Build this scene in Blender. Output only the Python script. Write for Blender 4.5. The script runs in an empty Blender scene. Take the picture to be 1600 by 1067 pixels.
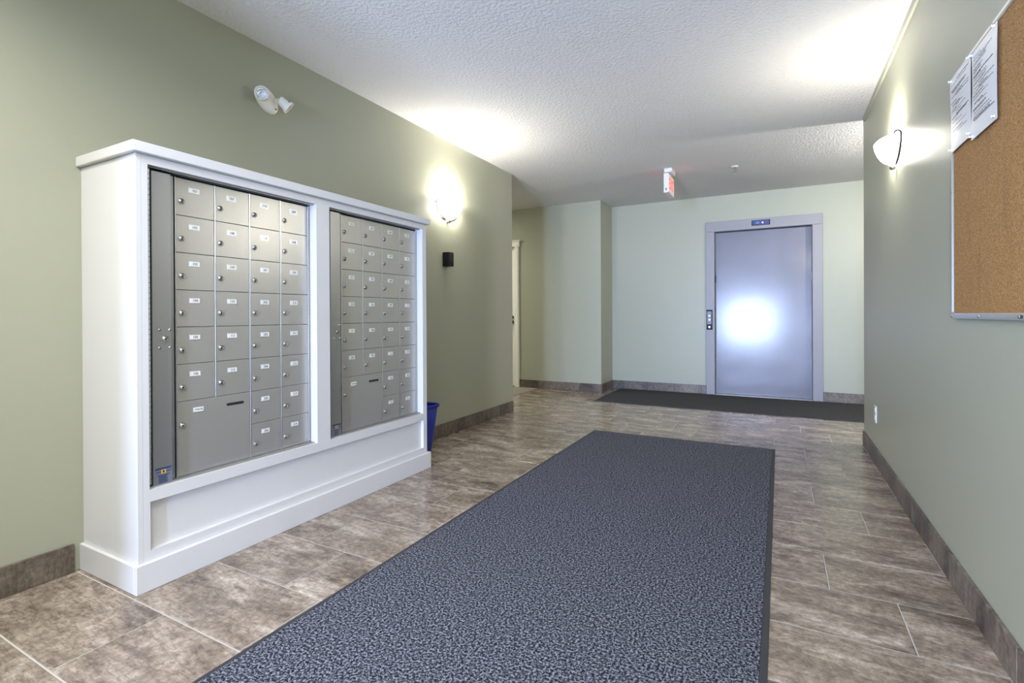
import bpy, bmesh, math, random
from mathutils import Vector, Matrix
random.seed(7)
scene = bpy.context.scene
COL = scene.collection

# ------------------------------------------------------------------ camera
F_PX, YAW, PITCH, ROLL, CY, CAM_H = 785.474, 28.048, -0.163, -0.281, 494.496, 1.058
a, b, r = (math.radians(t) for t in (YAW, PITCH, ROLL))
d = Vector((-math.sin(a), math.cos(a), 0)); s = Vector((math.cos(a), math.sin(a), 0)); zz = Vector((0, 0, 1))
Fv = d * math.cos(b) + zz * math.sin(b); U0 = zz * math.cos(b) - d * math.sin(b)
RX = s * math.cos(r) + U0 * math.sin(r); UP = -s * math.sin(r) + U0 * math.cos(r)
cam_d = bpy.data.cameras.new('camera'); cam = bpy.data.objects.new('camera', cam_d); COL.objects.link(cam)
cam.matrix_world = Matrix(((RX.x, UP.x, -Fv.x, 0), (RX.y, UP.y, -Fv.y, 0), (RX.z, UP.z, -Fv.z, CAM_H), (0, 0, 0, 1)))
cam_d.sensor_width = 36; cam_d.lens = F_PX * 36 / 1600; cam_d.shift_y = -(533.5 - CY) / 1600
cam_d.clip_start = 0.05
scene.camera = cam

# ------------------------------------------------------------------ world, daylight, lamps, exposure
world = bpy.data.worlds.new('world'); scene.world = world; world.use_nodes = True
world.node_tree.nodes['Background'].inputs[0].default_value = (0.62, 0.76, 1.0, 1)
world.node_tree.nodes['Background'].inputs[1].default_value = 0.35

def area(name, loc, rot, sx, sy, power, color, spread=180):
    L = bpy.data.lights.new(name, 'AREA'); L.shape = 'RECTANGLE'; L.size = sx; L.size_y = sy
    L.energy = power; L.color = color; L.spread = math.radians(spread)
    o = bpy.data.objects.new(name, L); COL.objects.link(o); o.location = loc; o.rotation_euler = rot; return o

def point(name, loc, power, color, radius=0.03):
    L = bpy.data.lights.new(name, 'POINT'); L.energy = power; L.color = color; L.shadow_soft_size = radius
    o = bpy.data.objects.new(name, L); COL.objects.link(o); o.location = loc; return o

DAY = (0.50, 0.64, 1.0); WARM = (1.0, 0.94, 0.83)
area('entrance_daylight', (-0.92, -4.72, 0.80), (math.radians(90), 0, 0), 1.5, 1.4, 1100, DAY)
area('lobby_fill_light', (-1.15, -0.05, 2.585), (0, 0, 0), 2.0, 0.7, 62, (1.0, 0.955, 0.88), 160)  # added fill light under the ceiling, out of view, no fixture there
point('corridor_lamp_right', (1.5, 5.02, 2.25), 85, (1.0, 0.97, 0.93), 0.05)
area('corridor_lamp_left', (-4.8, 5.75, 2.56), (0, 0, 0), 0.5, 0.5, 42, (1.0, 0.95, 0.85))
SCONCE_W = 27

scene.view_settings.view_transform = 'Standard'; scene.view_settings.look = 'None'
scene.view_settings.gamma = 1; scene.view_settings.use_curve_mapping = False
scene.view_settings.exposure = 0.46
scene.cycles.use_denoising = True
scene.cycles.caustics_reflective = False; scene.cycles.caustics_refractive = False
scene.cycles.max_bounces = 10; scene.cycles.diffuse_bounces = 6; scene.cycles.sample_clamp_indirect = 6

# ------------------------------------------------------------------ materials
class Mat:
    def __init__(self, name, color=(.8, .8, .8), rough=.5, metal=0., spec=.5, coat=0.):
        self.m = bpy.data.materials.new(name); self.m.use_nodes = True
        self.t = self.m.node_tree; self.b = self.t.nodes['Principled BSDF']
        self.s('Base Color', (*color, 1)); self.s('Roughness', rough); self.s('Metallic', metal)
        self.s('Specular IOR Level', spec); self.s('Coat Weight', coat)
    def s(self, k, v): self.b.inputs[k].default_value = v
    def n(self, typ, **kw):
        nd = self.t.nodes.new(typ)
        for k, v in kw.items():
            if k in nd.inputs: nd.inputs[k].default_value = v
            else: setattr(nd, k, v)
        return nd
    def l(self, o, i): self.t.links.new(o, i)
    def coord(self, scale=(1, 1, 1), rot=(0, 0, 0), rnd=False):
        tc = self.n('ShaderNodeTexCoord'); mp = self.n('ShaderNodeMapping'); mp.inputs['Scale'].default_value = scale
        mp.inputs['Rotation'].default_value = rot
        self.l(tc.outputs['Object'], mp.inputs['Vector'])
        if rnd:
            oi = self.n('ShaderNodeObjectInfo'); mu = self.n('ShaderNodeMath', operation='MULTIPLY'); mu.inputs[1].default_value = 37.
            self.l(oi.outputs['Random'], mu.inputs[0]); self.l(mu.outputs[0], mp.inputs['Location'])
        return mp.outputs[0]
    def noise(self, vec, scale, detail=2., rough=.5, dist=0.):
        nd = self.n('ShaderNodeTexNoise'); nd.inputs['Scale'].default_value = scale; nd.inputs['Detail'].default_value = detail
        nd.inputs['Roughness'].default_value = rough; nd.inputs['Distortion'].default_value = dist; self.l(vec, nd.inputs['Vector']); return nd.outputs['Fac']
    def ramp(self, fac, stops):
        nd = self.n('ShaderNodeValToRGB'); cr = nd.color_ramp
        while len(cr.elements) < len(stops): cr.elements.new(.5)
        for e, (p, c) in zip(cr.elements, stops): e.position = p; e.color = (*c, 1)
        self.l(fac, nd.inputs[0]); return nd.outputs['Color']
    def mix(self, fac, c1, c2, mode='MIX'):
        nd = self.n('ShaderNodeMix', data_type='RGBA', blend_type=mode)
        for x, i in ((fac, 0), (c1, 6), (c2, 7)):
            if isinstance(x, (int, float)): nd.inputs[i].default_value = x
            elif isinstance(x, tuple): nd.inputs[i].default_value = (*x, 1)
            else: self.l(x, nd.inputs[i])
        return nd.outputs[2]
    def bump(self, h, strength, dist):
        nd = self.n('ShaderNodeBump'); nd.inputs['Strength'].default_value = strength; nd.inputs['Distance'].default_value = dist
        self.l(h, nd.inputs['Height']); self.l(nd.outputs[0], self.b.inputs['Normal'])
    def base(self, o): self.l(o, self.b.inputs['Base Color'])
    def emit(self, c, st): self.s('Emission Color', (*c, 1)); self.s('Emission Strength', st)

M = {}
# sage wall paint with a fine roller stipple
w = Mat('sage_wall_paint', (.385, .39, .295), .42, 0, .45); v = w.coord()
w.base(w.mix(w.noise(v, 1.3, 3), (.345, .352, .268), (.365, .372, .288))); w.bump(w.noise(v, 230, 2), .10, .002); M['wall'] = w.m
# knockdown ceiling
w = Mat('textured_ceiling', (.62, .615, .605), .85, 0, .2); v = w.coord()
w.bump(w.noise(v, 52, 3, .6), .8, .012); M['ceil'] = w.m
# slate look porcelain tile
def tile_mat(name, dark, mid, light, rough):
    w = Mat(name, mid, rough, 0, .5); v = w.coord((1.0, 2.6, 1), (0, 0, math.radians(38)), True); v2 = w.coord((1, 1, 1), (0, 0, 0), True)
    n1 = w.noise(v, 3.6, 13, .70, .25); n2 = w.noise(v, 1.7, 5, .55); n3 = w.noise(v2, 38, 6, .78)
    c = w.ramp(n1, [(.31, dark), (.50, mid), (.69, light)])
    c = w.mix(w.ramp(n2, [(.40, (0, 0, 0)), (.62, (1, 1, 1))]), c, w.mix(.5, c, (.255, .205, .16)))
    c = w.mix(.75, c, w.ramp(n3, [(.32, (.22, .22, .22)), (.5, (.5, .5, .5)), (.68, (.84, .84, .84))]), 'OVERLAY')
    n4 = w.noise(w.coord((1.0, 4.5, 1), (0, 0, math.radians(35)), True), 5.0, 7, .62)
    c = w.mix(.55, c, w.ramp(n4, [(.455, (1, 1, 1)), (.50, (.42, .40, .38)), (.53, (1, 1, 1))]), 'MULTIPLY'); w.base(c)
    rr = w.ramp(n1, [(.3, (rough * .8,) * 3), (.7, (rough * 1.25,) * 3)]); w.l(rr, w.b.inputs['Roughness'])
    w.bump(w.mix(.5, n1, n3), .10, .003); return w.m
M['tile'] = tile_mat('slate_floor_tile', (.052, .039, .031), (.255, .203, .163), (.54, .47, .40), .19)
M['btile'] = tile_mat('slate_baseboard_tile', (.030, .024, .020), (.078, .063, .052), (.16, .135, .115), .42)
M['grout'] = Mat('pale_grout', (.50, .475, .45), .8).m
def pile(name, dark, mid, light, sc):
    w = Mat(name, mid, .95, 0, .1); v = w.coord(); n = w.noise(v, sc, 2.5, .75)
    w.base(w.ramp(n, [(.38, dark), (.50, mid), (.60, light)])); w.bump(n, .9, .006); return w.m
M['mat'] = pile('grey_blue_mat_pile', (.004, .005, .008), (.048, .051, .067), (.25, .26, .32), 125)
M['mat2'] = pile('charcoal_mat_pile', (.008, .008, .009), (.036, .037, .041), (.14, .14, .155), 125)
M['rub'] = Mat('mat_rubber_edge', (.025, .027, .034), .6).m
M['carpet'] = pile('beige_carpet', (.12, .10, .08), (.26, .23, .19), (.42, .38, .32), 110)
w = Mat('white_satin_paint', (.67, .665, .67), .33, 0, .5); w.bump(w.noise(w.coord(), 140, 2), .05, .001); M['white'] = w.m
M['doorw'] = Mat('white_door_paint', (.82, .81, .76), .4).m
w = Mat('mailbox_aluminium', (.50, .49, .465), .34, .6, .5); v = w.coord((1, 1, 1)); w.bump(w.noise(v, 420, 2), .05, .0005)
M['mail'] = w.m
w = Mat('leaf_aluminium', (.42, .43, .44), .36, .8, .5); M['leaf'] = w.m
M['alu'] = Mat('bright_aluminium', (.72, .72, .74), .28, 1.).m
M['dark'] = Mat('dark_recess', (.015, .015, .017), .6).m
M['chrome'] = Mat('chrome_lock', (.50, .49, .46), .2, 1.).m
M['black'] = Mat('black_plastic', (.012, .013, .016), .5, 0, .2).m
M['ink'] = Mat('printed_ink', (.03, .03, .035), .6).m
M['plate'] = Mat('white_name_card', (.82, .82, .80), .3, 0, .5, .5).m
w = Mat('brushed_steel', (.155, .15, .165), .55, .9, .5, .5); w.s('Coat Roughness', .17); v = w.coord((1, 1, 1)); n = w.noise(v, 3.5, 4)
w.l(w.ramp(n, [(.3, (.53,) * 3), (.7, (.58,) * 3)]), w.b.inputs['Roughness']); M['steel'] = w.m
w = Mat('frame_steel', (.245, .235, .24), .55, .45); M['fsteel'] = w.m
M['blue'] = Mat('blue_plastic', (.004, .020, .32), .38).m
w = Mat('cork', (.40, .24, .10), .9, 0, .15); v = w.coord(); n = w.noise(v, 210, 4, .7); n2 = w.noise(w.coord((1, 7, 1)), 2.2, 3)
c = w.ramp(n, [(.33, (.18, .090, .032)), (.5, (.34, .190, .076)), (.66, (.50, .30, .14))])
w.base(w.mix(w.ramp(n2, [(.58, (0, 0, 0)), (.78, (.35, .35, .35))]), c, (.17, .095, .05))); w.bump(n, .25, .002); M['cork'] = w.m
M['paper'] = Mat('white_paper', (.78, .79, .80), .3, 0, .5, .6).m
M['nickel'] = Mat('brushed_nickel', (.45, .44, .43), .35, 1.).m
w = Mat('lit_frosted_glass', (.9, .88, .82), .35); w.emit((1.0, .95, .84), 48); M['shade'] = w.m
M['arm'] = Mat('dark_bronze', (.05, .045, .04), .45, .5).m
M['housing'] = Mat('ivory_plastic', (.78, .76, .68), .4).m
M['reflector'] = Mat('lamp_reflector', (.85, .87, .9), .10, 1.).m
w = Mat('clear_lens', (.9, .92, .95), .08, 0, .6); w.s('Alpha', .25); M['lens'] = w.m
w = Mat('exit_red', (.75, .03, .03), .4); w.emit((1.0, .05, .04), 1.6); M['exit'] = w.m
M['exitw'] = Mat('exit_face', (.86, .80, .76), .4).m
w = Mat('red_led', (.8, .05, .06), .3); w.emit((1, .12, .25), 12); M['led'] = w.m
w = Mat('blue_led', (.03, .1, .3), .3); w.emit((.05, .2, .6), .35); M['bled'] = w.m
w = Mat('button_lit', (.42, .43, .45), .35, .4); M['button'] = w.m
M['navy'] = Mat('navy_print', (.03, .05, .16), .5).m
M['lgrey'] = Mat('label_grey', (.17, .19, .24), .45).m
M['gold'] = Mat('gold_print', (.75, .50, .12), .5).m
w = Mat('door_glass', (1, 1, 1), .02); t = w.t
tr = t.nodes.new('ShaderNodeBsdfTransparent'); gl = t.nodes.new('ShaderNodeBsdfGlossy'); gl.inputs['Roughness'].default_value = .02
mx = t.nodes.new('ShaderNodeMixShader'); mx.inputs[0].default_value = .06
t.links.new(tr.outputs[0], mx.inputs[1]); t.links.new(gl.outputs[0], mx.inputs[2]); t.links.new(mx.outputs[0], t.nodes['Material Output'].inputs['Surface'])
M['glass'] = w.m
M['asphalt'] = Mat('pavement', (.35, .35, .34), .9).m

# ------------------------------------------------------------------ mesh helpers
class MB:
    def __init__(self): self.bm = bmesh.new()
    def box(self, x0, x1, y0, y1, z0, z1, m=0, bev=0., seg=1):
        t = bmesh.new(); vs = [t.verts.new((x, y, z)) for x in (x0, x1) for y in (y0, y1) for z in (z0, z1)]
        for f in ((0, 1, 3, 2), (4, 6, 7, 5), (0, 4, 5, 1), (2, 3, 7, 6), (0, 2, 6, 4), (1, 5, 7, 3)):
            t.faces.new([vs[i] for i in f])
        if bev: bmesh.ops.bevel(t, geom=t.edges[:], offset=bev, segments=seg, affect='EDGES', profile=.6)
        self.add(t, m); return self
    def add(self, t, m=0, mat=None):
        bmesh.ops.recalc_face_normals(t, faces=t.faces[:])
        mp = {v: self.bm.verts.new(mat @ v.co if mat else v.co) for v in t.verts}
        for f in t.faces:
            try: nf = self.bm.faces.new([mp[v] for v in f.verts]); nf.material_index = m; nf.smooth = f.smooth
            except ValueError: pass
        t.free()
    def face(self, pts, m=0):
        f = self.bm.faces.new([self.bm.verts.new(p) for p in pts]); f.material_index = m; return self
    def rev(self, prof, origin, axis=(0, 0, 1), n=24, m=0, xdir=None, a0=0., a1=360., sx=1., sy=1., smooth=True):
        """profile of (radius, height) turned about axis; sx, sy squash it across"""
        ax = Vector(axis).normalized(); u = Vector(xdir) if xdir else (Vector((1, 0, 0)) if abs(ax.x) < .9 else Vector((0, 1, 0)))
        u = (u - ax * u.dot(ax)).normalized(); w_ = ax.cross(u); o = Vector(origin); t = bmesh.new()
        full = abs(a1 - a0) >= 359.9; k = n if full else n + 1; rings = []
        for rr, h in prof:
            if rr < 1e-6: rings.append([t.verts.new(o + ax * h)]); continue
            rings.append([t.verts.new(o + ax * h + u * (rr * sx * math.cos(math.radians(a0 + (a1 - a0) * i / n))) + w_ * (rr * sy * math.sin(math.radians(a0 + (a1 - a0) * i / n)))) for i in range(k)])
        for A, B in zip(rings, rings[1:]):
            for i in range(n):
                j = (i + 1) % k
                q = [A[i % len(A)], A[j % len(A)], B[j % len(B)], B[i % len(B)]]
                q = [x for z_, x in enumerate(q) if x not in q[:z_]]
                if len(q) > 2:
                    f = t.faces.new(q); f.smooth = smooth
        self.add(t, m); return self
    def cyl(self, p0, p1, r0, r1=None, n=20, m=0, bev=0.):
        p0, p1 = Vector(p0), Vector(p1); L = (p1 - p0).length; r1 = r0 if r1 is None else r1
        prof = [(0, 0), (r0 - bev, 0)] + ([(r0, bev), (r1, L - bev)] if bev else [(r0, 0), (r1, L)][1 if r0 == 0 else 0:]) + [(r1 - bev, L), (0, L)]
        if not bev: prof = [(0, 0), (r0, 0), (r1, L), (0, L)]
        return self.rev(prof, p0, p1 - p0, n, m, smooth=False)
    def tube(self, pts, rad, n=8, m=0):
        pts = [Vector(p) for p in pts]; t = bmesh.new(); rings = []
        for i, p in enumerate(pts):
            dr = (pts[min(i + 1, len(pts) - 1)] - pts[max(i - 1, 0)]).normalized()
            u = dr.cross(Vector((.31, .2, .93))).normalized(); w_ = dr.cross(u); rr = rad[i] if isinstance(rad, (list, tuple)) else rad
            rings.append([t.verts.new(p + u * rr * math.cos(2 * math.pi * k / n) + w_ * rr * math.sin(2 * math.pi * k / n)) for k in range(n)])
        for A, B in zip(rings, rings[1:]):
            for k in range(n):
                f = t.faces.new((A[k], A[(k + 1) % n], B[(k + 1) % n], B[k])); f.smooth = True
        t.faces.new(rings[0][::-1]); t.faces.new(rings[-1]); self.add(t, m); return self
    def text(self, string, size, origin, right, up, m=0, center=True, wide=1.):
        vs, fs = text_geo(string); xs = [v[0] for v in vs]; ys = [v[1] for v in vs]
        cx, cy = ((min(xs) + max(xs)) / 2, (min(ys) + max(ys)) / 2) if center else (0, 0)
        o, R, U = Vector(origin), Vector(right), Vector(up)
        nv = [self.bm.verts.new(o + R * ((x - cx) * size * wide) + U * ((y - cy) * size)) for x, y in vs]
        for f in fs:
            try: g = self.bm.faces.new([nv[i] for i in f]); g.material_index = m
            except ValueError: pass
        return self

_T = {}
def text_geo(string):
    if string not in _T:
        c = bpy.data.curves.new('t', 'FONT'); c.body = string; c.resolution_u = 2; c.offset = .018
        o = bpy.data.objects.new('t', c); COL.objects.link(o)
        me = o.to_mesh(); _T[string] = ([(v.co.x, v.co.y) for v in me.vertices], [tuple(p.vertices) for p in me.polygons])
        o.to_mesh_clear(); bpy.data.objects.remove(o); bpy.data.curves.remove(c)
    return _T[string]

W = {}
def link(name, data, origin, parent=None):
    o = bpy.data.objects.new(name, data); COL.objects.link(o); o.location = Vector(origin)
    W[o.name] = Vector(origin)
    if parent: o.parent = parent; o.location = Vector(origin) - W[parent.name]
    return o
def mesh(name, mb, mats, origin):
    me = bpy.data.meshes.new(name); bmesh.ops.translate(mb.bm, verts=mb.bm.verts[:], vec=-Vector(origin)); mb.bm.to_mesh(me); mb.bm.free()
    for m in (mats if isinstance(mats, (list, tuple)) else [mats]): me.materials.append(M[m])
    return me
def obj(name, mb, mats, parent=None, origin=None, label=None):
    if origin is None:
        vs = [v.co for v in mb.bm.verts]; lo = [min(v[i] for v in vs) for i in range(3)]; hi = [max(v[i] for v in vs) for i in range(3)]
        origin = ((lo[0] + hi[0]) / 2, (lo[1] + hi[1]) / 2, lo[2])
    o = link(name, mesh(name, mb, mats, origin), origin, parent)
    if label: o['label'] = label
    return o
def thing(name, origin, label, cat, group=None):
    o = link(name, None, origin); o.empty_display_size = .1; return tag(o, label, cat, group)
def tag(o, label, cat, group=None):
    o['label'] = label; o['category'] = cat
    if group: o['group'] = group
    return o
def struct(name, mb, mats, label, cat, parent=None):
    o = obj(name, mb, mats, parent); o['kind'] = 'structure'; tag(o, label, cat); return o

# ------------------------------------------------------------------ key dimensions (metres)
XL, XR, H = -2.597, 0.596, 2.605
YL, YR, E, E1, XC = 4.885, 4.888, 7.08, 6.566, -2.134
Y0 = -4.5
VX = -1.75                                    # vestibule side wall
X_W, X_E = -5.6, 3.6
# ------------------------------------------------------------------ room shell
mb = MB(); mb.box(XL - .15, XL, -.65, YL, 0, H); mb.box(X_W, XL - .15, YL - .15, YL, 0, H)
struct('wall_left', mb, 'wall', 'long sage green wall behind the white mailbox cabinet', 'wall')
mb = MB(); mb.box(XR, XR + .15, Y0, YR, 0, H); mb.box(XR + .15, X_E, YR - .15, YR, 0, H)
struct('wall_right', mb, 'wall', 'grey green wall carrying the cork noticeboard', 'wall')
ex0, ex1, ez = -.753, .349, 2.134
mb = MB(); mb.box(XC, ex0 - .02, E, E + .25, 0, H); mb.box(ex1 + .02, X_E, E, E + .25, 0, H); mb.box(ex0 - .02, ex1 + .02, E, E + .25, ez + .02, H)
struct('wall_back', mb, 'wall', 'pale far wall around the steel elevator door', 'wall')
dx0, dx1, dz = -4.36, -3.45, 2.068
mb = MB(); mb.box(dx1, XC, E1, E + .25, 0, H); mb.box(X_W, dx0, E1, E + .25, 0, H); mb.box(dx0, dx1, E1, E + .25, dz, H)
struct('wall_corner', mb, 'wall', 'projecting green wall section left of the elevator alcove with a sharp corner', 'wall')
mb = MB(); mb.box(X_W - .15, X_W, YL, E1, 0, H)
struct('wall_west', mb, 'wall', 'end wall of the left corridor', 'wall')
mb = MB(); mb.box(X_E, X_E + .15, YR, E, 0, H)
struct('wall_east', mb, 'wall', 'end wall of the right corridor', 'wall')
gx0, gx1, gz = -1.72, -0.12, 2.10
mb = MB(); mb.box(XL - .15, VX - .15, -.65, -.5, 0, H); mb.box(VX - .15, VX, Y0, -.5, 0, H)
mb.box(VX - .15, gx0, Y0 - .15, Y0, 0, H); mb.box(gx1, XR + .15, Y0 - .15, Y0, 0, H); mb.box(gx0, gx1, Y0 - .15, Y0, gz, H)
struct('wall_front', mb, 'wall', 'entrance vestibule walls around the glass doors behind the viewer', 'wall')
mb = MB(); mb.box(X_W - .15, X_E + .15, Y0 - .15, E + .25, H, H + .12)
struct('ceiling', mb, 'ceil', 'white textured ceiling', 'ceiling')
mb = MB(); mb.box(XR - .013, XR, Y0, 4.80, H - .04, H)
struct('trim_1', mb, 'wall', 'thin strip along the joint of ceiling and right wall', 'trim')

# floor: grout bed and separate tiles, 0.63 x 0.3205 m in a third bond
mb = MB(); mb.box(X_W - .15, X_E + .15, Y0 - .15, E + .25, -.10, -.0025)
floor = struct('floor', mb, 'grout', 'brown slate look tile floor with pale grout', 'floor')
PY, PX, G = .3205, .63, .0042
def tile_mesh(wd, dp):
    bv = .0022; t = bmesh.new(); x, y = wd / 2, dp / 2
    lo = [t.verts.new(p) for p in ((-x, -y, -.004), (x, -y, -.004), (x, y, -.004), (-x, y, -.004))]
    mi = [t.verts.new(p) for p in ((-x, -y, -.0012), (x, -y, -.0012), (x, y, -.0012), (-x, y, -.0012))]
    hi = [t.verts.new(p) for p in ((-x + bv, -y + bv, 0), (x - bv, -y + bv, 0), (x - bv, y - bv, 0), (-x + bv, y - bv, 0))]
    for A, B in ((lo, mi), (mi, hi)):
        for i in range(4): t.faces.new((A[i], A[(i + 1) % 4], B[(i + 1) % 4], B[i]))
    t.faces.new(hi); me = bpy.data.meshes.new('tile'); t.to_mesh(me); t.free(); me.materials.append(M['tile']); return me
_tm = {}
def put_tile(x0, x1, y0, y1):
    wd, dp = round(x1 - x0 - G, 4), round(y1 - y0 - G * 1.5, 4)
    if wd < .01 or dp < .01: return
    if (wd, dp) not in _tm: _tm[(wd, dp)] = tile_mesh(wd, dp)
    o = bpy.data.objects.new('tile', _tm[(wd, dp)]); COL.objects.link(o); o.parent = floor
    o.location = Vector(((x0 + x1) / 2, (y0 + y1) / 2, random.uniform(-.0003, .0003))) - floor.location
CARPET_X = -3.07
for n in range(-16, 21):
    ya, yb = .672 + PY * n, .672 + PY * (n + 1)
    off = {1: .375, 2: .165, 0: -.045}[n % 3]
    lo_x, hi_x = (XL if yb > -.5 else VX), XR
    if ya > YL - .2: lo_x, hi_x = CARPET_X, 1.9
    ya, yb = max(ya, Y0), min(yb, E)
    if yb <= ya: continue
    k = math.floor((lo_x - off) / PX)
    while off + k * PX < hi_x:
        x0, x1 = max(off + k * PX, lo_x), min(off + (k + 1) * PX, hi_x); k += 1
        segs = [(ya, yb)]
        if lo_x == CARPET_X:
            if ya < YL and x0 < XL: # beside the wall end: only the part beyond it
                if x1 > XL: put_tile(XL, x1, ya, yb)
                x1 = min(x1, XL); segs = [(YL, yb)] if yb > YL + .02 else []
            if ya < YR and x1 > XR:
                if x0 < XR: put_tile(x0, XR, ya, yb)
                x0 = max(x0, XR); segs = [(YR, yb)] if yb > YR + .02 else []
            if x1 <= XC + .001 or x0 < XC:
                if yb > E1:
                    if x1 > XC: put_tile(XC, x1, ya, yb)
                    x1 = min(x1, XC); segs = [(p, min(q, E1)) for p, q in segs if p < E1 - .02]
        for p, q in segs:
            if x1 > x0: put_tile(x0, x1, p, q)
mb = MB(); mb.box(X_W, CARPET_X, YL, E1, -.0024, .004)
cp = obj('carpet', mb, 'carpet'); cp['kind'] = 'structure'; tag(cp, 'beige corridor carpet in front of the white door', 'carpet')

# tile baseboards: every piece its own part
BH, BT = .117, .011
def baseboard(name, label, axis, fixed, sign, start, end, joints, face_end=None):
    root = link(name, None, ((fixed, start, 0) if axis == 'y' else (start, fixed, 0))); root['kind'] = 'structure'; tag(root, label, 'baseboard')
    js = [start] + [j for j in joints if start + .02 < j < end - .02] + [end]
    for p, q in zip(js, js[1:]):
        m_ = MB(); g = .0015; e0, e1 = sorted((fixed, fixed + sign * BT))
        if axis == 'y': m_.box(e0, e1, p + g, q - g, 0, BH, 0, .0015)
        else: m_.box(p + g, q - g, e0, e1, 0, BH, 0, .0015)
        obj('tile', m_, 'btile', root)
        m2 = MB()
    return root
lj = [3.587 - .643 * k for k in range(10)] + [4.23, 4.59]; lj.sort()
baseboard('baseboard_left', 'brown tile baseboard along the left wall', 'y', XL, 1, -.5, .985, lj)
baseboard('baseboard_left_far', 'brown tile baseboard between cabinet and wall end', 'y', XL, 1, 2.83, YL, lj)
baseboard('baseboard_right', 'brown tile baseboard below the noticeboard wall', 'y', XR, -1, Y0, YR, [1.91 + .635 * k for k in range(-10, 6)])
baseboard('baseboard_corner', 'brown tile baseboard on the projecting wall section', 'x', E1, -1, -3.375, XC + BT, [-3.07, -2.44])
baseboard('baseboard_side', 'short brown tile baseboard on the corner return', 'y', XC, 1, E1, E, [])
baseboard('baseboard_back', 'brown tile baseboard left of the elevator', 'x', E, -1, XC + BT, -.861, [-1.63, -.92])
baseboard('baseboard_back_right', 'brown tile baseboard right of the elevator', 'x', E, -1, .459, 2.4, [1.09, 1.72])

# entrance glass doors behind the viewer (the daylight comes through them)
d2 = link('door_2', None, ((gx0 + gx1) / 2, Y0, 0)); d2['kind'] = 'structure'; tag(d2, 'glazed entrance double door behind the viewer', 'door')
mid = (gx0 + gx1) / 2
mb = MB()
for x in (gx0, gx1 - .05): mb.box(x, x + .05, Y0 - .12, Y0 - .02, 0, gz)
mb.box(gx0 + .05, gx1 - .05, Y0 - .12, Y0 - .02, gz - .05, gz)
obj('frame', mb, 'nickel', d2)
for p, q in ((gx0 + .055, mid - .003), (mid + .003, gx1 - .055)):
    mb = MB(); mb.box(p, p + .06, Y0 - .09, Y0 - .05, .01, gz - .055); mb.box(q - .06, q, Y0 - .09, Y0 - .05, .01, gz - .055)
    mb.box(p + .06, q - .06, Y0 - .09, Y0 - .05, .01, .16); mb.box(p + .06, q - .06, Y0 - .09, Y0 - .05, gz - .13, gz - .055)
    obj('door_leaf', mb, 'nickel', d2)
    mb = MB(); mb.box(p + .06, q - .06, Y0 - .073, Y0 - .067, .16, gz - .13); obj('pane', mb, 'glass', d2)
mb = MB(); mb.box(-6, 5, -12, Y0 - .15, -.12, -.02)
struct('pavement', mb, 'asphalt', 'pavement outside the entrance', 'pavement')

# white corridor door at the far left
d1 = link('door_1', None, ((dx0 + dx1) / 2, E1, 0)); d1['kind'] = 'structure'; tag(d1, 'white panelled door half hidden past the end of the left wall', 'door')
for x in (dx1, dx0 - .075):
    mb = MB(); mb.box(x, x + .075, E1 - .018, E1, 0, dz, 0, .003); mb.box(x + .012, x + .063, E1 - .024, E1 - .018, 0, dz, 0, .002)
    obj('casing', mb, 'doorw', d1)
mb = MB(); mb.box(dx0 - .085, dx1 + .085, E1 - .022, E1, dz, dz + .07, 0, .003); mb.box(dx0 - .10, dx1 + .10, E1 - .036, E1, dz + .07, dz + .088, 0, .004)
mb.box(dx0 - .09, dx1 + .09, E1 - .028, E1, dz - .006, dz + .008, 0, .003); obj('header', mb, 'doorw', d1)
mb = MB(); mb.box(dx0 + .004, dx1 - .004, E1 + .035, E1 + .075, .012, dz - .004, 0, .002); obj('door_leaf', mb, 'doorw', d1)
for x0, x1 in ((dx0 + .11, dx0 + .42), (dx1 - .42, dx1 - .11)):
    for z0, z1 in ((.22, .82), (1.08, 1.62), (1.72, 1.94)):
        mb = MB(); t = .018
        mb.box(x0, x1, E1 + .029, E1 + .036, z0, z0 + t, 0, .002); mb.box(x0, x1, E1 + .029, E1 + .036, z1 - t, z1, 0, .002)
        mb.box(x0, x0 + t, E1 + .029, E1 + .036, z0 + t, z1 - t, 0, .002); mb.box(x1 - t, x1, E1 + .029, E1 + .036, z0 + t, z1 - t, 0, .002)
        mb.box(x0 + .045, x1 - .045, E1 + .028, E1 + .036, z0 + .045, z1 - .045, 0, .006); obj('panel', mb, 'doorw', d1)
mb = MB(); mb.cyl((dx1 - .062, E1 + .035, .955), (dx1 - .062, E1 + .022, .955), .028, n=20); mb.cyl((dx1 - .062, E1 + .022, .955), (dx1 - .062, E1 - .02, .955), .009, n=12)
mb.tube([(dx1 - .062, E1 - .018, .955), (dx1 - .10, E1 - .022, .955), (dx1 - .17, E1 - .018, .953)], .009); mb.cyl((dx1 - .062, E1 + .035, 1.03), (dx1 - .062, E1 + .02, 1.03), .024, n=20)
obj('handle', mb, 'black', d1)
mb = MB(); mb.box(dx0 - .05, dx1 + .05, E1 + .24, E1 + .25, 0, dz + .05); obj('backing', mb, 'dark', d1)

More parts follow.
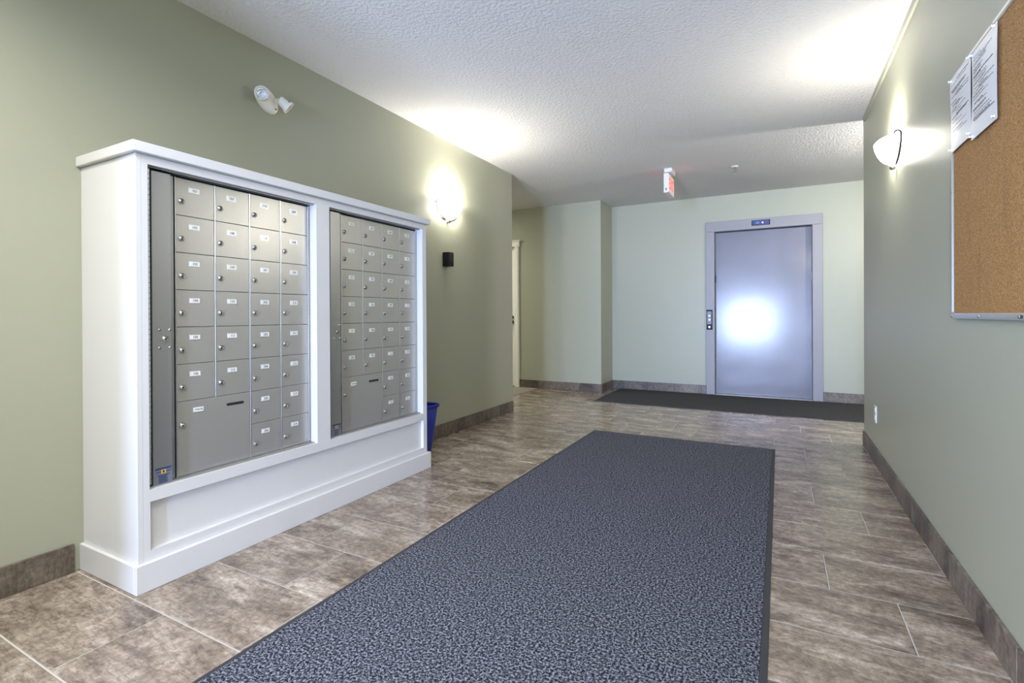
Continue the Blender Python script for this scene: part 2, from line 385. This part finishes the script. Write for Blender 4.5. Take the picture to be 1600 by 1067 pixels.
# ------------------------------------------------------------------ mailbox cabinet
KX, KY0, KY1 = -2.167, 1.018, 2.803
CZ = 1.684
O1, O2, OZ0, OZ1 = (1.061, 1.8665), (1.954, 2.7615), .384, 1.652
RZ0, RZ1, RA, RB = .148, .337, 1.063, 2.764
cab = thing('mailbox_cabinet', (-2.38, (KY0 + KY1) / 2, 0), 'big white painted wooden cabinet holding the two mailbox panels on the left', 'cabinet')
FT = .056 # depth of the face frame
mb = MB(); xb = KX - FT
for ya, yb in ((KY0 + .02, O1[0]), (O1[1], O2[0]), (O2[1], KY1 - .02)): mb.box(xb, KX, ya, yb, OZ0, OZ1)
mb.box(xb, KX, KY0 + .02, KY1 - .02, OZ1, CZ)
mb.box(xb, KX, KY0 + .02, KY1 - .02, RZ1, OZ0); mb.box(xb, KX, KY0 + .02, RA, RZ0, RZ1); mb.box(xb, KX, RB, KY1 - .02, RZ0, RZ1)
mb.box(xb, KX, KY0 + .02, KY1 - .02, .02, RZ0); obj('face_frame', mb, 'white', cab)
for y0, y1 in ((KY0, KY0 + .02), (KY1 - .02, KY1)):
    mb = MB(); mb.box(XL, KX, y0, y1, 0, CZ, 0, .0012); obj('side_panel', mb, 'white', cab)
mb = MB(); mb.box(KX - .042, KX - .022, RA - .002, RB + .002, RZ0 - .002, RZ1 + .002); obj('kick_panel', mb, 'white', cab)
mb = MB(); mb.box(XL, -2.143, 1.000, 2.790 + .033, CZ + .004, 1.728, 0, .003, 2); obj('top_cap', mb, 'white', cab)
mb = MB(); mb.box(XL + .01, KX - .008, KY0 + .008, KY1 - .008, CZ, CZ + .004); obj('top_board', mb, 'white', cab)
PZ = .109
mb = MB(); mb.box(KX, -2.149, 1.004, 2.825, 0, PZ, 0, .002); mb.box(XL, KX, 1.004, KY0, 0, PZ, 0, .002); mb.box(XL, KX, KY1, 2.825, 0, PZ, 0, .002)
obj('plinth', mb, 'white', cab)

XB = -2.217                                   # plane of the mailbox doors
def shared(key, make, mats):
    if key not in _S: _S[key] = mesh(key.split('#')[0], make(), mats, (0, 0, 0))
    return _S[key]
_S = {}
DW, DH = .1662, .1564
def stadium(mb, x, y0, y1, z, hgt, m=0, n=8):
    r_ = hgt / 2; pts = [(x, y1 - r_ + r_ * math.cos(t), z + r_ * math.sin(t)) for t in [-math.pi / 2 + math.pi * i / n for i in range(n + 1)]]
    pts += [(x, y0 + r_ + r_ * math.cos(t), z + r_ * math.sin(t)) for t in [math.pi / 2 + math.pi * i / n for i in range(n + 1)]]
    mb.face(pts, m)
def mk_lock():
    m = MB(); m.rev([(.0125, 0), (.0125, .004), (.0115, .0055), (.0100, .0055), (.0096, .0040), (.0086, .0040), (.0083, .0065), (0, .0065)], (0, 0, 0), (1, 0, 0), 20)
    m.box(.0062, .0068, -.0012, .0012, -.0062, .0022, 1); m.cyl((.0062, 0, .001), (.0068, 0, .001), .0028, n=10, m=1); return m
def mk_screw():
    return MB().rev([(.0062, 0), (.0058, .002), (.0035, .0036), (0, .0042)], (0, 0, 0), (1, 0, 0), 14)
def mk_door():
    return MB().box(0, .012, .0035, DW - .0035, .0010, DH - .0010, 0, .0012)
def number_plate(string, y, z, parent, wd=.042, hg=.0195):
    m = MB(); x = XB
    m.box(x - .0005, x + .0014, y - wd / 2 - .0018, y + wd / 2 + .0018, z - hg / 2 - .0018, z + hg / 2 + .0018, 2, .0004)
    m.box(x + .0010, x + .0017, y - wd / 2, y + wd / 2, z - hg / 2, z + hg / 2, 0)
    m.text(string, .0150 if len(string) < 5 else .0100, (x + .0019, y + .002, z), (0, 1, 0), (0, 0, 1), 1)
    return obj('number_plate', m, ('plate', 'ink', 'alu'), parent)
def mailbox_unit(sh, label, numbers, where):
    root = thing('mailbox_unit', (XB, 1.47 + sh, OZ0), label, 'mailbox', 'mailbox panels in the white cabinet')
    y0 = 1.188 + sh; zt = 1.640
    # outer frame, mullions and ledge
    m = MB(); fa, fb = O1[0] + sh, O1[1] + sh
    if sh: fa, fb = O2
    xk = XB - .012
    m.box(xk - .10, xk, fa + .001, fb - .001, OZ0 + .001, OZ1 - .001, 1)                                   # dark inside
    m.box(XB - .008, XB + .028, fa + .004, fa + .010, OZ0 + .006, OZ1 - .006, 0)
    m.box(XB - .008, XB + .030, fa + .002, fb - .002, OZ1 - .005, OZ1 - .002, 0)
    m.box(XB - .008, XB + .030, fa + .002, fb - .002, OZ0 + .001, OZ0 + .005, 0)
    obj('frame', m, ('leaf', 'dark'), root)
    for k in range(5):
        m = MB(); yy = y0 + k * DW
        m.box(XB - .012, XB + .0015, yy - .0024, yy + .0024, zt - 6 * DH if k == 1 else .3885, zt, 0, .0006); obj('mullion', m, 'alu', root)
    # piano hinges
    for yy in (1.0795 + sh, y0 + 4 * DW + .0062):
        m = MB(); z = .395
        while z < 1.632:
            m.cyl((XB + .018 if yy < y0 else XB - .002, yy, z), (XB + .018 if yy < y0 else XB - .002, yy, z + .0185), .0042, n=8); z += .0205
        o = obj('hinge', m, 'alu', root); o['kind'] = 'stuff'
    # carrier leaf at the left with its lock
    m = MB(); m.box(XB + .012, XB + .026, 1.086 + sh, 1.157 + sh, .385, 1.638, 0, .001); m.box(XB - .006, XB + .012, 1.150 + sh, 1.157 + sh, .385, 1.638)
    leaf = obj('access_leaf', m, 'leaf', root)
    m = MB(); m.box(XB - .012, XB + .004, 1.160 + sh, 1.178 + sh, .39, 1.638); obj('channel', m, 'leaf', root)
    lx = XB + .026
    def at(name, key, make, mats, loc, par):
        o = link(name, shared(key, make, mats), loc, par); return o
    at('lock', 'lock', mk_lock, ('chrome', 'dark'), (lx, 1.132 + sh, .970), leaf)
    for dy in (-.020, .019):
        for dz_ in (-.037, .036): at('screw', 'screw', mk_screw, 'chrome', (lx, 1.132 + sh + dy, .970 + dz_), leaf)
    m = MB(); ya, yb, za, zb = 1.0915 + sh, 1.1545 + sh, .388, .455
    m.box(lx, lx + .0006, ya, yb, za, zb, 0); X_ = lx + .0010
    m.face([(X_, ya + .002, zb - .002), (X_, ya + .002, zb - .010), (X_, yb - .002, zb - .010), (X_, yb - .002, zb - .002)], 1)
    m.face([(X_, ya + .004, zb - .017), (X_, ya + .004, zb - .021), (X_, yb - .004, zb - .021), (X_, yb - .004, zb - .017)], 1)
    cy_ = (ya + yb) / 2; X2 = X_ + .0004
    m.face([(X2, cy_ - .009, zb - .010), (X2, cy_ - .009, zb - .026), (X2, cy_ + .009, zb - .026), (X2, cy_ + .009, zb - .010)], 2)
    X3 = X2 + .0003
    m.face([(X3, cy_ - .0035, zb - .013), (X3, cy_ - .0035, zb - .023), (X3, cy_ + .0035, zb - .023), (X3, cy_ + .0035, zb - .013)], 3)
    for k in range(7):
        zz_ = zb - .031 - k * .0048; hw = .018 if k else .023
        m.face([(X_, cy_ - hw, zz_), (X_, cy_ - hw, zz_ - .003), (X_, cy_ + hw - (k * 7 % 5) * .002, zz_ - .003), (X_, cy_ + hw - (k * 7 % 5) * .002, zz_)], 1)
    obj('sticker', m, ('lgrey', 'navy', 'gold', 'ink'), leaf, label='blue and grey maker sticker with a gold emblem')
    # the doors
    i = 0
    for col in range(4):
        for row in range(6 if col < 2 else 8):
            yy, zz_ = y0 + col * DW, zt - (row + 1) * DH
            dr = link('mailbox_door', shared('mailbox_door', mk_door, 'mail'), (XB - .012, yy, zz_), root)
            at('lock', 'lock', mk_lock, ('chrome', 'dark'), (XB, yy + .0235, zz_ + DH - .097), dr)
            number_plate(numbers[i], yy + .077, zz_ + DH - .044, dr); i += 1
    m = MB(); m.box(XB - .012, XB, y0 + .0035, y0 + 2 * DW - .0035, zt - 8 * DH + .001, zt - 6 * DH - .001, 0, .0012)
    pd = obj('parcel_door', m, 'mail', root)
    at('lock', 'lock', mk_lock, ('chrome', 'dark'), (XB, y0 + .022, zt - 6 * DH - .100), pd)
    number_plate('PARCEL', y0 + .090, zt - 6 * DH - .043, pd)
    m = MB(); stadium(m, XB + .0006, y0 + .214, y0 + .298, zt - 6 * DH - .044, .0125); m.bm.normal_update()
    t = bmesh.ops.extrude_face_region(m.bm, geom=m.bm.faces[:]); bmesh.ops.translate(m.bm, verts=[v for v in t['geom'] if isinstance(v, bmesh.types.BMVert)], vec=(-.002, 0, 0))
    obj('mail_slot', m, 'dark', pd)
    return root
mailbox_unit(0., 'larger looking grey metal mailbox panel nearest the viewer, boxes numbered from 101', [str(n) for n in list(range(101, 115)) [:12]] + ['113', '114'] + [str(n) for n in range(201, 215)], 'near')
mailbox_unit(.8955, 'grey metal mailbox panel at the far end beside the blue bin', [str(n) for n in range(215, 222)] + [str(n) for n in range(301, 322)], 'far')

# ------------------------------------------------------------------ blue bin
def rounded_rect(x0, x1, y0, y1, rad, n=5):
    pts = []
    for cx, cy, s_ in ((x1 - rad, y1 - rad, 0), (x0 + rad, y1 - rad, 90), (x0 + rad, y0 + rad, 180), (x1 - rad, y0 + rad, 270)):
        pts += [(cx + rad * math.cos(math.radians(s_ + 90 * i / n)), cy + rad * math.sin(math.radians(s_ + 90 * i / n))) for i in range(n + 1)]
    return pts
def loft(mb, rings, m=0, cap0=True, cap1=False):
    R = [[mb.bm.verts.new(p) for p in ring] for ring in rings]
    for A, B in zip(R, R[1:]):
        for i in range(len(A)):
            f = mb.bm.faces.new((A[i], A[(i + 1) % len(A)], B[(i + 1) % len(B)], B[i])); f.material_index = m; f.smooth = True
    if cap0: mb.bm.faces.new(R[0][::-1]).material_index = m
    if cap1: mb.bm.faces.new(R[-1]).material_index = m
bx = thing('recycling_bin', (-2.44, 3.02, 0), 'blue plastic wastebasket standing behind the far end of the mailbox cabinet', 'bin')
def bin_ring(k, z, inset=0.):   # k 0 floor .. 1 rim
    return [(x, y, z) for x, y in rounded_rect(-2.555 - .02 * k + inset, -2.350 + .038 * k - inset, 2.875 - .015 * k + inset, 3.110 + .042 * k - inset, .035)]
mb = MB(); loft(mb, [bin_ring(-.05, 0, .01), bin_ring(0, .008), bin_ring(.95, .362), bin_ring(.95, .364, .003), bin_ring(0, .014, .006)], 0, True, True); obj('body', mb, 'blue', bx)
mb = MB(); loft(mb, [bin_ring(.95, .360, -.001), bin_ring(1, .361, -.007), bin_ring(1, .378, -.008), bin_ring(1, .383, -.004), bin_ring(1, .380, .002), bin_ring(.96, .362, .003), bin_ring(.95, .360, -.001)], 0, False, False)
obj('rim', mb, 'blue', bx)

# ------------------------------------------------------------------ mats
def floor_mat(name, x0, x1, y0, y1, mat, label, edge=.022):
    root = thing(name, ((x0 + x1) / 2, (y0 + y1) / 2, 0), label, 'mat')
    mb = MB(); mb.box(x0 + edge, x1 - edge, y0 + edge, y1 - edge, .0008, .009, 0, .003, 2); obj('pile', mb, mat, root)
    mb = MB()
    a_, b_ = [(x0, y0), (x1, y0), (x1, y1), (x0, y1)], [(x0 + edge, y0 + edge), (x1 - edge, y0 + edge), (x1 - edge, y1 - edge), (x0 + edge, y1 - edge)]
    for i in range(4):
        j = (i + 1) % 4
        mb.face([(*a_[i], .0006), (*a_[j], .0006), (*a_[j], .003), (*a_[i], .003)]); mb.face([(*a_[i], .003), (*a_[j], .003), (*b_[j], .006), (*b_[i], .006)])
    obj('rubber_border', mb, 'rub', root); return root
floor_mat('entrance_mat', -1.500, -.035, .35, 4.41, 'mat', 'long speckled blue grey mat running down the middle of the lobby floor')
floor_mat('elevator_mat', -2.02, 1.55, 5.885, 7.04, 'mat2', 'dark charcoal mat lying in front of the elevator door')

# ------------------------------------------------------------------ elevator entrance
el = thing('elevator', (-.2, E, 0), 'brushed steel elevator entrance with closed door in the far wall', 'elevator')
fx0, fx1, fz = -.859, .457, 2.263
DY = E + .10
for x0, x1 in ((fx0, ex0), (ex1, fx1)):
    mb = MB(); mb.box(x0, x1, E - .022, E - .0006, 0.0003, ez, 0, .002)
    q0, q1 = (x1 - .004, x1) if x0 == fx0 else (x0, x0 + .004); mb.box(q0, q1, E - .001, DY + .02, 0.0003, ez); obj('jamb', mb, 'fsteel', el)
mb = MB(); mb.box(fx0, fx1, E - .022, E - .0006, ez + .0005, fz, 0, .002); mb.box(ex0, ex1, E, DY + .02, ez, ez + .004); head = obj('header', mb, 'fsteel', el)
mb = MB(); mb.box(ex0 + .006, ex1 - .004, DY, DY + .03, .010, ez - .004, 0, .002); obj('door_panel', mb, 'steel', el)
mb = MB(); mb.box(ex0 + .002, -.205, E + .0, DY + .08, -.002, .006, 0, .001); mb.box(-.203, ex1 - .002, E + .0, DY + .08, -.002, .006, 0, .001)
obj('sill', mb, 'alu', el)
mb = MB(); mb.box(-.312, -.103, E - .027, E - .021, 2.174, 2.240, 0, .003)
mb.box(-.300, -.115, E - .0285, E - .0265, 2.182, 2.232, 1)
ind = obj('floor_indicator', mb, ('black', 'navy'), head, label='dark floor display with a glowing red dot')
hs = thing('call_station', (-.816, E - .022, .853), 'slim black elevator call button plate on the left door jamb', 'button plate')
mb = MB(); mb.box(-.853, -.779, E - .0285, E - .0222, .853, 1.115, 0, .003); obj('plate', mb, 'black', hs)
mb = MB(); mb.box(-.846, -.792, E - .0295, E - .0280, .925, 1.095, 0, .0006); obj('faceplate', mb, 'lgrey', hs)
for z_ in (1.035, .985):
    mb = MB(); mb.cyl((-.817, E - .028, z_), (-.817, E - .035, z_), .014, n=20, bev=.002); obj('button', mb, 'button', hs)
mb = MB(); mb.cyl((-.817, E - .028, .890), (-.817, E - .034, .890), .011, n=16); obj('key_switch', mb, 'chrome', hs)
for z_, x_ in ((1.47, ex0 + .004), (1.47, ex1 - .006)):
    mb = MB(); mb.box(x_, x_ + .003, E + .015, E + .075, z_, z_ + .10, 0, .001); obj('floor_marker', mb, 'black' if x_ < 0 else 'nickel', el)

# LED dot and digit of the display, sub-parts of the header
mb = MB(); mb.cyl((-.188, E - .0284, 2.207), (-.188, E - .0300, 2.207), .0075, n=14); obj('red_dot', mb, 'led', head)
mb = MB(); mb.box(-.265, -.225, E - .0295, E - .0284, 2.192, 2.222); obj('blue_segment', mb, 'bled', head)

# ------------------------------------------------------------------ wall sconces
def sconce(x, y, sgn, zr, label):
    """sgn +1: on the left wall, bowl towards +X"""
    root = thing('wall_sconce', (x, y, zr - .15), label, 'wall lamp', 'half bowl wall sconces')
    hw, dp = .168, .090
    prof = [(1.0, 0), (.985, -.012), (.93, -.035), (.82, -.063), (.66, -.088), (.46, -.108), (.25, -.120), (.13, -.126), (.10, -.136)]
    outer = [(rr, h) for rr, h in prof]; inner = [(rr * .96, h + .003) for rr, h in prof[::-1]]
    mb = MB(); mb.rev(outer + inner + [outer[0]], (x + sgn * .015, y, zr), (0, 0, 1), 28, 0, (0, 1, 0), 0 if sgn < 0 else 180, 180 if sgn < 0 else 360, hw, dp)
    obj('shade', mb, 'shade', root)
    mb = MB(); mb.box(*sorted((x, x + sgn * .012)), y - .05, y + .05, zr - .10, zr + .01, 0, .004); obj('back_plate', mb, 'nickel', root)
    for sd in (-1, 1):
        pts = [(x + sgn * .008, y + sd * hw * 1.03 * math.cos(t), zr + .004 - .138 * math.sin(t)) for t in [math.pi / 2 * k / 12 for k in range(12)]]
        mb = MB(); mb.tube(pts, .006); e_ = pts[0]
        mb.tube([e_, (e_[0] + sgn * .012, e_[1], e_[2] + .012), (e_[0] + sgn * .026, e_[1] - sd * .006, e_[2] + .010), (e_[0] + sgn * .030, e_[1] - sd * .010, e_[2] - .004)], .0055); obj('arm', mb, 'arm', root)
    mb = MB(); mb.rev([(0, -.160), (.010, -.157), (.016, -.147), (.017, -.138), (.010, -.130), (0, -.128)], (x + sgn * .020, y, zr), (0, 0, 1), 16); obj('finial', mb, 'nickel', root)
    mb = MB(); mb.rev([(0, -.085), (.014, -.083), (.016, -.06), (.028, -.035), (.030, -.022), (.022, -.006), (0, 0)], (x + sgn * .05, y, zr - .005), (0, 0, 1), 16); obj('bulb', mb, 'shade', root)
    point('sconce_light', (x + sgn * .052, y, zr + .012), SCONCE_W * (1.15 if sgn > 0 else .55), WARM, .03)
    return root
sconce(XL, 3.667, 1, 2.035, 'lit half bowl sconce on the left wall above the small black box')
sconce(XR, 3.600, -1, 2.045, 'lit half bowl sconce on the right wall beside the noticeboard')

# black wall box on the left wall
bb = thing('wall_box', (XL + .03, 3.63, 1.485), 'small black box fixed to the green wall below the left sconce', 'wall box')
mb = MB(); mb.box(XL, XL + .066, 3.588, 3.668, 1.487, 1.610, 0, .006, 2); obj('body', mb, 'black', bb)
mb = MB(); mb.box(XL + .064, XL + .0685, 3.600, 3.657, 1.535, 1.600, 0, .002)
for k in range(4): mb.box(XL + .068, XL + .0700, 3.604, 3.653, 1.541 + k * .014, 1.547 + k * .014, 0)
obj('grille', mb, 'dark', bb)
mb = MB(); mb.cyl((XL + .066, 3.628, 1.508), (XL + .070, 3.628, 1.508), .007, n=12); obj('knob', mb, 'black', bb)

# twin head emergency light
em = thing('emergency_light', (XL, 1.885, 2.285), 'ivory twin headed emergency light high on the wall above the cabinet', 'emergency light')
c0 = Vector((XL, 1.884, 2.296))
ax = Vector((0, .72, -.69)).normalized()      # long axis on the wall
mb = MB(); mb.rev([(1.0, 0), (1.0, .008), (.95, .018), (.80, .028), (.5, .036), (0, .040)], c0, (1, 0, 0), 32, 0, tuple(ax), 0, 360, .083, .058); mb.cyl((c0 + Vector((.030, 0, 0)) + ax * .062), (c0 + Vector((.033, 0, 0)) + ax * .062), .004, n=8, m=1)
obj('base', mb, ('housing', 'dark'), em)
def head(p, dr, neck, S=.85):
    p, dr = Vector(p), Vector(dr).normalized()
    sc = lambda L: [(x * S, y * S) for x, y in L]
    m = MB(); m.rev(sc([(0, -.048), (.026, -.046), (.030, -.040), (.033, .006), (.040, .014), (.045, .030), (.0445, .034), (.040, .034), (.038, .030), (.036, .026)]), p, dr, 28)
    m.tube([Vector(neck), Vector(neck) * .5 + (p - dr * .036) * .5, p - dr * .036], [.013, .016, .012], 12); o = obj('lamp_head', m, 'housing', em)
    m = MB(); m.rev(sc([(.0375, .027), (.032, .012), (.020, -.002), (.008, -.010), (0, -.011)]), p, dr, 24, 0, smooth=False); m.rev(sc([(0, .006), (.006, .004), (.007, -.006), (0, -.010)]), p, dr, 10); obj('reflector', m, 'reflector', o)
    m = MB(); m.rev(sc([(0, .0300), (.030, .0295), (.0385, .0275)]), p, dr, 24); obj('lens', m, 'lens', o)
    u = Vector((0, 0, 1)).cross(dr).normalized(); w_ = dr.cross(u)
    for k in range(3):
        m = MB(); an = -.9 + k * .5; q = p + dr * .010 * S + (w_ * math.cos(an) + u * math.sin(an)) * .036 * S
        m.cyl(q, q + (w_ * math.cos(an) + u * math.sin(an)) * .0035, .0028, n=8); obj('screw', m, 'dark', o)
head((XL + .060, 1.822, 2.292), (.72, -.68, -.06), (XL + .02, 1.850, 2.305))
head((XL + .072, 1.958, 2.283), (.42, .62, -.60), (XL + .03, 1.915, 2.285))

# exit sign
ex = thing('exit_sign', (-1.058, 5.62, 2.348), 'small glowing red exit sign hanging from the ceiling', 'exit sign')
sx0, sx1, sy0, sy1, sz0, sz1 = -1.083, -1.032, 5.465, 5.775, 2.348, 2.555
mb = MB(); mb.box(sx0, sx1, sy0, sy1, sz0, sz1, 0, .004); mb.box(sx0 + .018, sx1 - .018, sy0 - .0012, sy0 + .002, sz0 + .022, sz0 + .048, 1)
body = obj('housing', mb, ('white', 'lgrey'), ex)
mb = MB(); mb.box(-1.080, -1.000, 5.475, 5.68, H - .040, H, 0, .004); mb.cyl((-1.058, 5.62, sz1 - .004), (-1.058, 5.62, H - .02), .022, n=16); obj('canopy', mb, 'white', ex)
for x_, sg in ((sx1, 1), (sx0, -1)):
    mb = MB(); mb.box(*sorted((x_ - sg * .001, x_ + sg * .0015)), sy0 + .012, sy1 - .012, sz0 + .012, sz1 - .012, 0)
    mb.text('EXIT', .165, (x_ + sg * .0022, (sy0 + sy1) / 2, (sz0 + sz1) / 2), (0, 1.0 * sg, 0), (0, 0, 1), 1, True, .78)
    obj('face', mb, ('exitw', 'exit'), ex)

# sprinkler
sp = thing('sprinkler', (-.413, 5.757, H), 'small white sprinkler head on the far ceiling right of the exit sign', 'sprinkler')
mb = MB(); mb.rev([(.038, 0), (.036, -.006), (.020, -.010), (0, -.010)], (-.413, 5.757, H), (0, 0, 1), 24); obj('escutcheon', mb, 'white', sp)
mb = MB(); mb.cyl((-.413, 5.757, H - .008), (-.413, 5.757, H - .030), .009, n=12); mb.tube([(-.428, 5.757, H - .024), (-.430, 5.757, H - .040), (-.413, 5.757, H - .054)], .003, 6); mb.tube([(-.398, 5.757, H - .024), (-.396, 5.757, H - .040), (-.413, 5.757, H - .054)], .003, 6)
obj('frame', mb, 'chrome', sp)
mb = MB(); mb.cyl((-.413, 5.757, H - .054), (-.413, 5.757, H - .057), .018, n=16); obj('deflector', mb, 'chrome', sp)

# ------------------------------------------------------------------ noticeboard
BX, by0, by1, bz0, bz1 = .580, 1.28, 2.487, 1.036, 1.955
nb = thing('noticeboard', (XR, (by0 + by1) / 2, bz0), 'aluminium framed cork noticeboard on the right wall', 'noticeboard')
fw = .021
mb = MB(); mb.box(BX + .004, XR, by0 + .004, by1 - .004, bz0 + .004, bz1 - .004); obj('cork', mb, 'cork', nb)
bars = [(by0, by1, bz0, bz0 + fw), (by0, by1, bz1 - fw, bz1), (by0, by0 + fw * .6, bz0 + fw, bz1 - fw), (by1 - fw * .6, by1, bz0 + fw, bz1 - fw)]
for p, q, z0, z1 in bars:
    mb = MB(); mb.box(BX, XR, p, q, z0, z1, 0, .002); mb.box(BX - .0012, BX + .002, p + (.003 if q - p > .1 else .003), q - .003, z0 + .005, z1 - .005, 0, .0008); obj('frame_bar', mb, 'alu', nb)
for y_, z_ in ((by1 - .008, bz0 + .010), (by1 - .30, bz0 + .010), (by1 - .62, bz0 + .010), (by1 - .008, bz1 - .010), (by1 - .42, bz1 - .010), (by1 - .006, 1.52)):
    mb = MB(); mb.rev([(.0055, 0), (.005, .002), (.0028, .0034), (0, .004)], (BX - .001, y_, z_), (-1, 0, 0), 12); obj('screw', mb, 'nickel', nb)
mb = MB(); mb.box(BX - .002, BX - .001, 1.845, 1.875, bz0 + .006, bz0 + .015); obj('maker_tag', mb, 'ink', nb, label='tiny dark tag on the bottom rail')

def paper(ya, yb, za, zb, label, seed, tilt):
    rnd = random.Random(seed); x = BX - .0035
    root = thing('notice_sheet', (x, (ya + yb) / 2, za), label, 'paper', 'sheets pinned to the noticeboard')
    mb = MB(); n = 12; rings = []
    for i in range(n + 1):
        row = []
        for j in range(7):
            t, u_ = i / n, j / 6
            bow = .0035 * math.sin(math.pi * t) * (.4 + .6 * math.sin(math.pi * u_)) + .002 * math.sin(5 * t + seed) * u_
            row.append((x - bow - .0012, ya + (yb - ya) * u_ + tilt * (t - .5), za + (zb - za) * t))
        rings.append(row)
    V_ = [[mb.bm.verts.new(p) for p in row] for row in rings]; V2 = [[mb.bm.verts.new((p[0] + .0008, p[1], p[2])) for p in row] for row in rings]
    for i in range(n):
        for j in range(6):
            f = mb.bm.faces.new((V_[i][j], V_[i + 1][j], V_[i + 1][j + 1], V_[i][j + 1])); f.smooth = True
            mb.bm.faces.new((V2[i][j], V2[i][j + 1], V2[i + 1][j + 1], V2[i + 1][j]))
    obj('sheet', mb, 'paper', root)
    def P(t, u_):
        bow = .0035 * math.sin(math.pi * t) * (.4 + .6 * math.sin(math.pi * u_)) + .002 * math.sin(5 * t + seed) * u_
        return (x - bow - .0019, ya + (yb - ya) * u_ + tilt * (t - .5), za + (zb - za) * t)
    mb = MB()     # printed lines; the page reads from far (high Y) to near (low Y)
    t = .93
    while t > .20:
        blk = rnd.random(); hgt = rnd.choice((.006, .007, .010))
        u_ = .92
        if rnd.random() < .70:
            left = .92 - rnd.choice((0, 0, .05, .25)); endu = max(.08, left - rnd.uniform(.25, .8))
            while left > endu + .02:
                wl = rnd.uniform(.03, .12); e_ = max(endu, left - wl)
                mb.face([P(t, left), P(t - hgt, left), P(t - hgt, e_), P(t, e_)]); left = e_ - .014
        t -= rnd.choice((.018, .018, .022, .035))
    obj('print', mb, 'ink', root)
    for y_, z_ in ((ya + .012, zb - .008), (yb - .012, zb - .008), (ya + .012, za + .010), (yb - .012, za + .010)):
        mb = MB(); mb.rev([(.0045, 0), (.004, .003), (.0022, .0045), (.0022, .006), (.004, .007), (.0042, .0085), (0, .009)], (x - .0035, y_, z_), (-1, 0, 0), 10); obj('pin', mb, 'plate', root)
    return root
paper(2.243, 2.470, 1.662, 1.938, 'left white printed sheet at the far corner of the noticeboard', 3, .004)
paper(2.010, 2.234, 1.640, 1.930, 'right white printed sheet beside the bare cork', 8, -.003)

# wall outlet
ot = thing('wall_outlet', (XR, 4.33, .288), 'white electrical outlet low on the right wall near its far end', 'outlet')
mb = MB(); mb.box(XR - .006, XR, 4.292, 4.368, .288, .408, 0, .003); obj('cover_plate', mb, 'plate', ot)
for z_ in (.322, .374):
    mb = MB(); mb.cyl((XR - .006, 4.33, z_), (XR - .008, 4.33, z_), .0165, n=18)
    for dy in (-.006, .006): mb.box(XR - .0086, XR - .0078, 4.33 + dy - .001, 4.33 + dy + .001, z_ - .002, z_ + .007, 1)
    obj('socket', mb, ('plate', 'dark'), ot)
